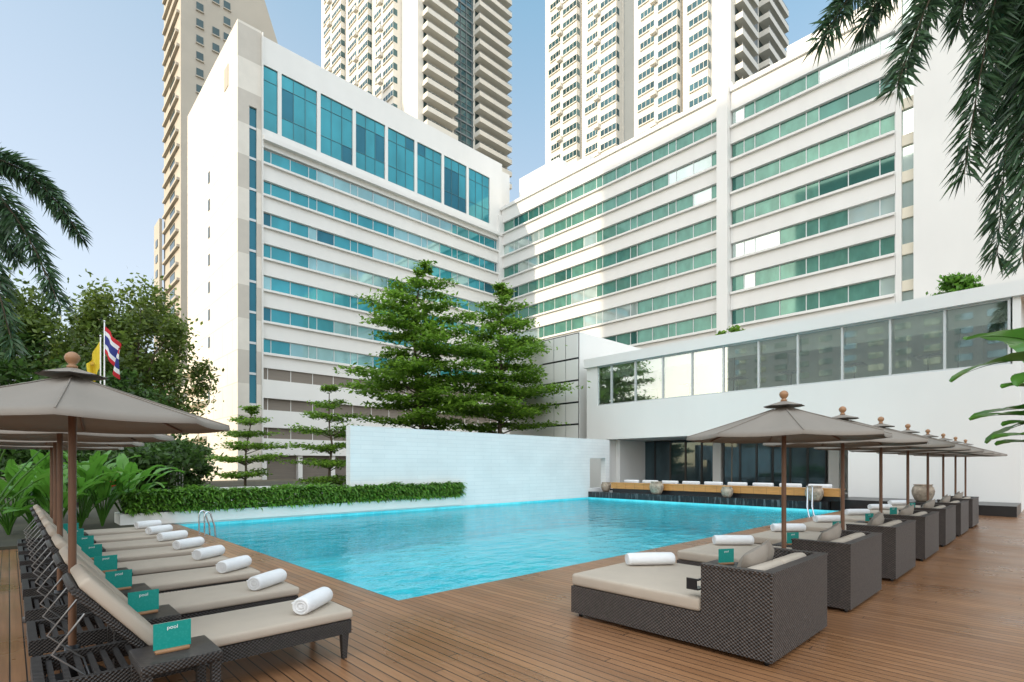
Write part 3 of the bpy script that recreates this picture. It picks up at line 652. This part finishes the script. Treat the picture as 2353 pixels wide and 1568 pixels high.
def tier_tree(x,y,h,z0,R,label,seed,nt=11,dens=1.,leaf=.12,mat='leafA',lean=0,zs=1.):
    rs=np.random.default_rng(seed); r=empty('layered_tree',(x,y,0)); m=MB(); tr=[(0,0,-.3)]
    for i in range(1,7): tr.append((rs.normal(0,.012*h)+lean*i/6,rs.normal(0,.01*h),h*.97*i/6))
    m.tube(tr,[.014*h*(1-.85*i/6)+.01 for i in range(7)],8); pts=[]
    for k in range(nt):
        f=k/(nt-1); z=z0+(h-z0)*f**.95; L=R*min(1,.55+1.7*f)*(1-f)**.55*1.12+.045*h; nb=int(6+3*(1-f)); a0=rs.random()*6.28
        i=min(5,int(z/h*6)); c=Vector(tr[i]).lerp(Vector(tr[i+1]),z/h*6-i) if i<6 else Vector(tr[6])
        for b in range(nb):
            a=a0+6.283*b/nb+rs.normal(0,.25); l=L*rs.uniform(.5,1.18); zz=z+rs.normal(0,.017*h); g=.12
            e=Vector((c.x+l*math.cos(a),c.y+l*math.sin(a),zz+g*l)); md=Vector((c.x+l*.5*math.cos(a),c.y+l*.5*math.sin(a),zz+g*.8*l))
            m.tube([(c.x,c.y,zz-.1*l),md,e],[.004*h*(1-f)+.012,.012,.004],5)
            ns=max(3,int(l/.31))
            for q in range(ns):
                t=.28+.76*(q+rs.random())/ns; w=.26*l*(.45+.7*math.sin(min(1,t)*2.5)); cx=c.x+t*l*math.cos(a); cy=c.y+t*l*math.sin(a); cz=zz+g*l*min(1,t)
                n=int(46*dens*(.6+.6*w)); pp=np.stack([rs.normal(cx,.12+.40*w,n),rs.normal(cy,.12+.40*w,n),rs.normal(cz,.03+.0048*h*zs,n)],1); pts.append(pp)
    m.build('trunk',M['bark'],r); P=np.concatenate(pts); leafobj('crown',leafquads(P,leaf,1.2,.5),M[mat],r); tag(r,label,'tree'); return len(P)
x,y=at(963,28); tier_tree(x,y,11.6,2.7,3.45,'tall layered green tree left of the pair behind the white pool wall',3,11,1.1,.126)
x,y=at(1150,31.5); tier_tree(x,y,11.9,2.8,3.3,'tall layered green tree right of the pair behind the white pool wall',5,11,1.05,.126)
x,y=at(565,26); tier_tree(x,y,4.3,1.0,1.8,'small layered tree behind the hedge, leftmost in the garden',8,6,.95,.09,lean=.2)
x,y=at(757,26); tier_tree(x,y,5.3,.7,1.8,'small layered tree just left of the white pool wall',12,7,1.0,.09)
def round_tree(name,x,y,h,R,zc,rz,label,mat,seed,nc=34,nl=230,leaf=.3,cat='tree',sig=.17,trunk=.3):
    rs=np.random.default_rng(seed); r=empty(name,(x,y,0)); m=MB(); top=Vector((rs.normal(0,.2),rs.normal(0,.2),zc-rz*.35)); m.tube([(0,0,-.3),(.1,0,top.z*.5),top],[trunk,trunk*.75,trunk*.55],8); pts=[]
    for c in range(nc):
        v=rs.normal(0,1,3); v/=np.linalg.norm(v); q=rs.uniform(.35,1.)**.6; C=np.array((v[0]*R*q,v[1]*R*q,zc+v[2]*rz*q))
        if c%2==0: mid=top.lerp(Vector(C),.5)+Vector((0,0,.1*R)); m.tube([top-Vector((0,0,rz*.3)),mid,Vector(C)],[trunk*.35,trunk*.2,trunk*.06],5)
        pts.append(rs.normal(0,1,(nl,3))*np.array((R*sig,R*sig,rz*sig*.8))*rs.uniform(.7,1.3)+C)
    m.build('trunk' if cat=='tree' else 'stem',M['bark'],r); P=np.concatenate(pts); P[:,2]=np.maximum(P[:,2],.05); leafobj('crown' if cat=='tree' else 'foliage',leafquads(P,leaf,.5,.5),M[mat],r); tag(r,label,cat)
x,y=at(310,44); round_tree('broad_tree',x,y,17,5.0,10.,6.2,'broad olive tree beside the blank end wall of the hotel','leafB',21,48,360,.2,'tree',.14)
x,y=at(150,40); round_tree('broad_tree',x,y,15,5.4,9.3,5.4,'broad olive green tree behind the flagpoles at the left','leafB',22,48,380,.2,'tree',.15)
x,y=at(20,36); round_tree('broad_tree',x,y,12,4.5,6.6,4.6,'dark tree at the left edge below the palm fronds','leafD',23,40,300,.22)
x,y=at(235,34); round_tree('broad_tree',x,y,10,4.0,4.6,3.0,'low dark spreading tree behind the flags','leafD',24,36,260,.2)
sh=[(60,24,2.2),(160,25,2.0),(260,26,2.2),(345,28,2.4),(405,34,1.8)]
for i,(px,D,R) in enumerate(sh):
    x,y=at(px,D); round_tree('garden_shrub',x,y,2,R,1.5,1.5,f'dark leafy shrub behind the paddle plants, {["leftmost","second from left","third from left","fourth from left","rightmost"][i]}','leafD',40+i,22,200,.16,'shrub',.2,.06)
round_tree('roof_shrub',25.0,y_on(2195,25.0),1,.62,8.0,.42,'yellow green shrub on the restaurant roof at the right','fern',61,16,120,.09,'shrub',.2,.03)
round_tree('roof_shrub',25.0,y_on(1680,25.0),1,.5,7.85,.32,'small green shrub on the middle of the restaurant roof','leafA',62,10,100,.08,'shrub',.22,.03)
# paddle leaved plants
def paddle_leaf(m,a,lean,stem,L,W,droop,eb=None):
    p=Vector((0,0,0)); e=math.pi/2-lean*.4; P=[p.copy()]; ca,sa=math.cos(a),math.sin(a)
    for k in range(5):
        p=p+Vector((ca*math.cos(e),sa*math.cos(e),math.sin(e)))*stem/5; e-=lean*.12; P.append(p.copy())
    m.tube(P,[.022,.02,.018,.016,.014,.012],6,1)
    if eb is not None: e=eb
    n=14; vs=[];fs=[]; side=Vector((-sa,ca,0)); mid=[]
    for k in range(n+1):
        t=k/n; w=W*math.sin(math.pi*min(1,t*.93+.05))**.65*(1-.25*t); up=Vector((-ca*math.sin(e),-sa*math.sin(e),math.cos(e)))
        for j,(u,h) in enumerate(((-1,.16),(-.5,.12),(0,0),(.5,.12),(1,.16))): vs.append(p+side*u*w*(1+.05*math.sin(23*t+j))+up*(h*w+.02*math.sin(9*t+j)+.008*(k%2)*abs(u)))
        mid.append(p-up*.004)
        p=p+Vector((ca*math.cos(e),sa*math.cos(e),math.sin(e)))*L/n; e-=droop/n*(.5+t)
    for k in range(n):
        for j in range(4): fs.append((k*5+j,k*5+j+1,(k+1)*5+j+1,(k+1)*5+j))
    m.add(vs,fs,0,True); m.tube(mid,[.011*(1-i/(n+2)) for i in range(n+1)],5,1)
def paddle_plant(x,y,n,h,L,W,label,seed,z=.06,az=None,flower=False):
    rd=random.Random(seed); r=empty('paddle_plant',(x,y,z))
    for k in range(n):
        m=MB(); a=(6.283*k/n+rd.uniform(-.4,.4)) if az is None else rd.uniform(*az); paddle_leaf(m,a,rd.uniform(.25,1.),h*rd.uniform(.35,.8),L*rd.uniform(.75,1.15),W*rd.uniform(.8,1.1),rd.uniform(.6,1.5)); m.build('leaf',[M['paddle'],M['paddle']],r)
    if flower:
        m=MB(); m.tube([(0,0,0),(.1,-.2,h*.6)],.012,6,1)
        for i in range(5): m.tube([(.1,-.2,h*.6-.1+.06*i),(.1+(.14 if i%2 else -.14),-.25,h*.6-.04+.06*i)],[.03,.004],6,0)
        m.build('flower',[M['redflower'],M['paddle']],r)
    tag(r,label,'plant')
pl=[(20,11.3,1.4),(75,12.2,1.7),(130,11.6,1.5),(185,12.6,1.7),(235,12.9,1.8),(290,13.6,1.9),(30,13.6,1.9),(110,14.2,2.0),(200,15,2.1)]
oo=['leftmost in the front','second from left in front','third from left in front','fourth from left in front','fifth from left with red flower','rightmost in the front','leftmost in the back','in the middle of the back','rightmost in the back']
for i,(px,D,h) in enumerate(pl):
    x,y=at(px,D); paddle_plant(x,y,17,h*.92,.78,.15,f'green paddle leaf plant behind the left loungers, {oo[i]}',70+i,.06,None,i==4)
x,y=at(-60,9.5); paddle_plant(x,y,7,3.2,1.2,.24,'tall paddle leaf plant reaching in at the left edge above the parasols',90,.06,(-1.2,.8))
x,y=at(2475,6.9)
r=empty('banana_plant',(x,y,0)); m=MB(); m.lathe([(.14,0),(.19,.3),(.19,.34),(.15,.34)],18); m.build('pot',M['pot'],r)
for k,(a,lean,st,L,W,dr,eb) in enumerate([(2.35,.06,3.05,1.35,.36,.6,.35),(2.0,.08,2.95,1.25,.32,.9,.15),(2.7,.1,2.75,1.1,.26,.8,.1),(2.6,.1,2.45,1.15,.17,.6,.3),(2.3,.1,2.15,1.2,.18,.5,.2),(2.5,.1,1.9,1.15,.17,.4,.15),(2.15,.1,2.3,1.05,.17,.5,.1),(2.4,.1,2.0,.9,.17,.7,.35),(2.0,.1,2.2,.9,.18,.8,-.1),(2.7,.1,2.1,.85,.17,.8,-.1),(2.4,.1,1.75,1.0,.15,.6,.3),(-.6,.3,2.4,1.3,.22,1.2,None),(.6,.3,2.6,1.3,.22,1.2,None)]):
    m=MB(); paddle_leaf(m,a,lean,st,L,W,dr,eb); m.build('leaf',[M['paddle2'],M['paddle2']],r)
tag(r,'banana like plant with broad glossy leaves at the right edge','plant')
# palms
def frond(m,P0,P1,P2,n,L,k,rd,w=.022):
    B=lambda t:P0*(1-t)**2+P1*2*t*(1-t)+P2*t*t
    m.tube([B(i/12) for i in range(13)],[.03*(1-i/13)+.004 for i in range(13)],6,1); vs=[];fs=[]
    for i in range(n):
        t=.12+.88*i/(n-1); p=B(t); T=(B(min(1,t+.01))-B(t-.01)).normalized(); u=T.cross(Vector((0,0,1)))
        u=u.normalized() if u.length>.01 else Vector((1,0,0)); v=u.cross(T)
        for j in range(k):
            a=rd.uniform(0,6.283); rad=u*math.cos(a)+v*math.sin(a)*.75; d=(rad*.9+T*rd.uniform(.45,.9)).normalized(); l=L*rd.uniform(.75,1.1)*(.5+.5*math.sin(math.pi*min(1,.15+.8*t)))
            q=p+d*l*.5; e=p+d*l*.95+Vector((0,0,-1))*l*rd.uniform(.1,.32); s=d.cross(Vector((rd.uniform(-1,1),rd.uniform(-1,1),rd.uniform(-1,1)))).normalized()*w*rd.uniform(.7,1.2)
            b=len(vs); vs+= [p,q-s,e,q+s]; fs.append((b,b+1,b+2,b+3))
    m.add(vs,fs,0,False)
def palm(px,py,D,ends,label,seed,L,trunk=.16,base=0,lw=.024,k=6):
    C=p3(px,py,D); r=empty('palm_tree',(C.x,C.y,base)); O=Vector((C.x,C.y,base)); m=MB(); m.tube([(0,0,0),(.05,0,(C.z-base)*.5),(0,0,C.z-base)],[trunk*1.2,trunk,trunk*.7],12); m.build('trunk',M['bark'],r); rd=random.Random(seed)
    for ex,ey,eD,lift,n in ends:
        E=p3(ex,ey,eD); mid=Vector((C.x*.45+E.x*.55,C.y*.45+E.y*.55,max(C.z,E.z)+lift)); m=MB(); frond(m,C-O,mid-O,E-O,n,L,k,rd,lw); m.build('frond',[M['palm'],M['bark']],r)
    tag(r,label,'palm tree')
palm(-190,420,9,[(182,540,9.2,1.25,120),(135,700,8.6,.7,110),(30,800,8.2,.3,110),(40,600,10.2,.7,90),(-100,800,9,.6,50),(-380,700,9.5,1,40)],'palm with arching dark fronds at the left edge',3,.46,.16,0,.02,7)
palm(2440,-260,9.3,[(2060,200,8.3,.1,150),(1890,90,8.6,.3,150),(1985,60,8.9,.25,140),(2215,400,8.9,.3,150),(2290,590,9.2,.2,160),(2350,600,8.4,.2,150),(2275,270,10.2,.4,130),(2420,640,9,.2,70),(2330,230,9.0,.4,130),(2345,400,8.6,.3,130),(2200,60,9.2,.5,110)],'tall palm with drooping bushy fronds at the upper right',9,.68,.2,0,.025,6)
# flags
def flag(px,D,cols,label,sgn,ztop,emb=False,wd=1.05):
    x,y=at(px,D); r=empty('flagpole',(x,y,0)); m=MB(); m.tube([(0,0,-.3),(0,0,ztop)],[.06,.035],8); m.lathe([(.01,ztop),(.06,ztop+.03),(.05,ztop+.1),(.01,ztop+.13)],10); m.build('pole',M['metal'],r)
    nu,nv=16,12; vs=[]; hz=1.5
    for i in range(nu+1):
        for j in range(nv+1):
            u=i/nu; v=j/nv; w=sgn*(u**.8)*wd*(1-.25*v)+sgn*.10*math.sin(u*12+v)*u; z=ztop-.2-hz*v-u*1.55*(.9+.1*v); o=.2*math.sin(u*11+v*2)*u
            vs.append((w*RX+o*DX,w*RY+o*DY,z))
    m=MB()
    for i in range(nu):
        for j in range(nv):
            v=(j+.5)/nv; a=i*(nv+1)+j; m.add([vs[a],vs[a+1],vs[a+nv+2],vs[a+nv+1]],[(0,1,2,3)],cols(v),True)
    fl=m.build('flag',[M['red'],M['whitecloth'],M['blue'],M['yellow']],r)
    if emb:
        q=MB(); w=sgn*.3; q.lathe([(.03,0),(.12,.005),(.1,.02)],14,0,Matrix.Translation((w*RX-.22*DX,w*RY-.22*DY,ztop-1.6))@Matrix.Rotation(math.radians(-43.7),4,'Z')@Matrix.Rotation(math.pi/2,4,'X')); q.build('emblem',M['emblem'],fl)
    tag(r,label,'flag')
flag(240,30,lambda v:0 if v<1/6 or v>5/6 else (1 if v<2/6 or v>4/6 else 2),'flagpole with a red, white and blue striped flag',1,9.7)
flag(231,30.5,lambda v:3,'flagpole with a yellow flag behind the left parasol',-1,9.0,True,.72)
# small garden fence
r=empty('garden_gate',(*at(392,30),0)); m=MB()
for i in range(9): m.box(-.7+i*.17,-.66+i*.17,-.02,.02,0,1.6)
m.build('bars',M['alu'],r); m=MB(); m.box(-.75,.75,-.03,-.021,1.45,1.55); m.box(-.75,.75,-.03,-.021,.15,.25); m.build('rail',M['alu'],r); r.rotation_euler[2]=math.radians(-43.7); tag(r,'pale metal bar gate beside the hotel end wall','gate')

# ------------------------------------------------------------------ light, sky, camera
el=math.radians(22); s=Vector((-.98*math.cos(el),.19*math.cos(el),math.sin(el))).normalized()
L=bpy.data.lights.new('sun','SUN'); L.energy=3.8; L.angle=math.radians(.5); L.color=(1,.83,.60); lo=bpy.data.objects.new('sun',L); COL.objects.link(lo); lo.rotation_euler=s.to_track_quat('Z','Y').to_euler()
W=bpy.data.worlds.new('World'); SC.world=W; W.use_nodes=True; nt=W.node_tree; bg=nt.nodes['Background']; sk=nt.nodes.new('ShaderNodeTexSky'); sk.sky_type='NISHITA'; sk.sun_disc=False; sk.sun_elevation=el; sk.sun_rotation=math.atan2(s.x,s.y); sk.dust_density=1.5; sk.air_density=1.0
nt.links.new(sk.outputs[0],bg.inputs[0]); bg.inputs[1].default_value=.12
# thin bright haze over the clear sky: pale near the horizon and towards the low sun, plus a broad bright patch added unseen behind the viewer as fill light
N=nt.nodes; tc=N.new('ShaderNodeTexCoord'); sx=N.new('ShaderNodeSeparateXYZ'); nt.links.new(tc.outputs['Generated'],sx.inputs[0])
cr=N.new('ShaderNodeValToRGB'); nt.links.new(sx.outputs[2],cr.inputs[0]); E=cr.color_ramp.elements
E[0].position=0; E[0].color=(.68,.63,.60,1); E[1].position=.72; E[1].color=(.17,.39,.53,1); e=E.new(.32); e.color=(.53,.58,.62,1)
def dotn(v,a,b,c,d):
    q=N.new('ShaderNodeVectorMath'); q.operation='DOT_PRODUCT'; nt.links.new(tc.outputs['Generated'],q.inputs[0]); q.inputs[1].default_value=Vector(v).normalized()
    mr=N.new('ShaderNodeMapRange'); mr.interpolation_type='SMOOTHSTEP'; nt.links.new(q.outputs['Value'],mr.inputs[0])
    for i,x in enumerate((a,b,c,d)): mr.inputs[i+1].default_value=x
    return mr.outputs[0]
hz=N.new('ShaderNodeMix'); hz.data_type='RGBA'; nt.links.new(dotn((-.25,.95,0),.35,.95,0,.55),hz.inputs[0]); nt.links.new(cr.outputs[0],hz.inputs[6]); hz.inputs[7].default_value=(.62,.66,.69,1)
b2=N.new('ShaderNodeBackground'); nt.links.new(hz.outputs[2],b2.inputs[0]); b2.inputs[1].default_value=.88
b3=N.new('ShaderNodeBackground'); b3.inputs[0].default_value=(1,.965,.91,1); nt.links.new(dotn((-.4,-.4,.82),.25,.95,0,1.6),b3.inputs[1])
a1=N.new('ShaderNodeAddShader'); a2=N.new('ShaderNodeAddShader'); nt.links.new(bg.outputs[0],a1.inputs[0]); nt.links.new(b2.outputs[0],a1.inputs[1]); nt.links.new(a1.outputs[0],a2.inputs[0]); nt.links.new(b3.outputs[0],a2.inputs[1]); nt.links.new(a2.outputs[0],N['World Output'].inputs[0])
cam=bpy.data.cameras.new('camera'); cam.sensor_width=36; cam.sensor_fit='HORIZONTAL'; cam.lens=36*F/2352; cam.shift_y=286/2352; cam.clip_end=4000; cam.clip_start=.05
co=bpy.data.objects.new('camera',cam); COL.objects.link(co); co.location=(0,0,H); co.rotation_euler=(math.pi/2,0,math.radians(-43.7)); SC.camera=co
SC.view_settings.view_transform='Standard'
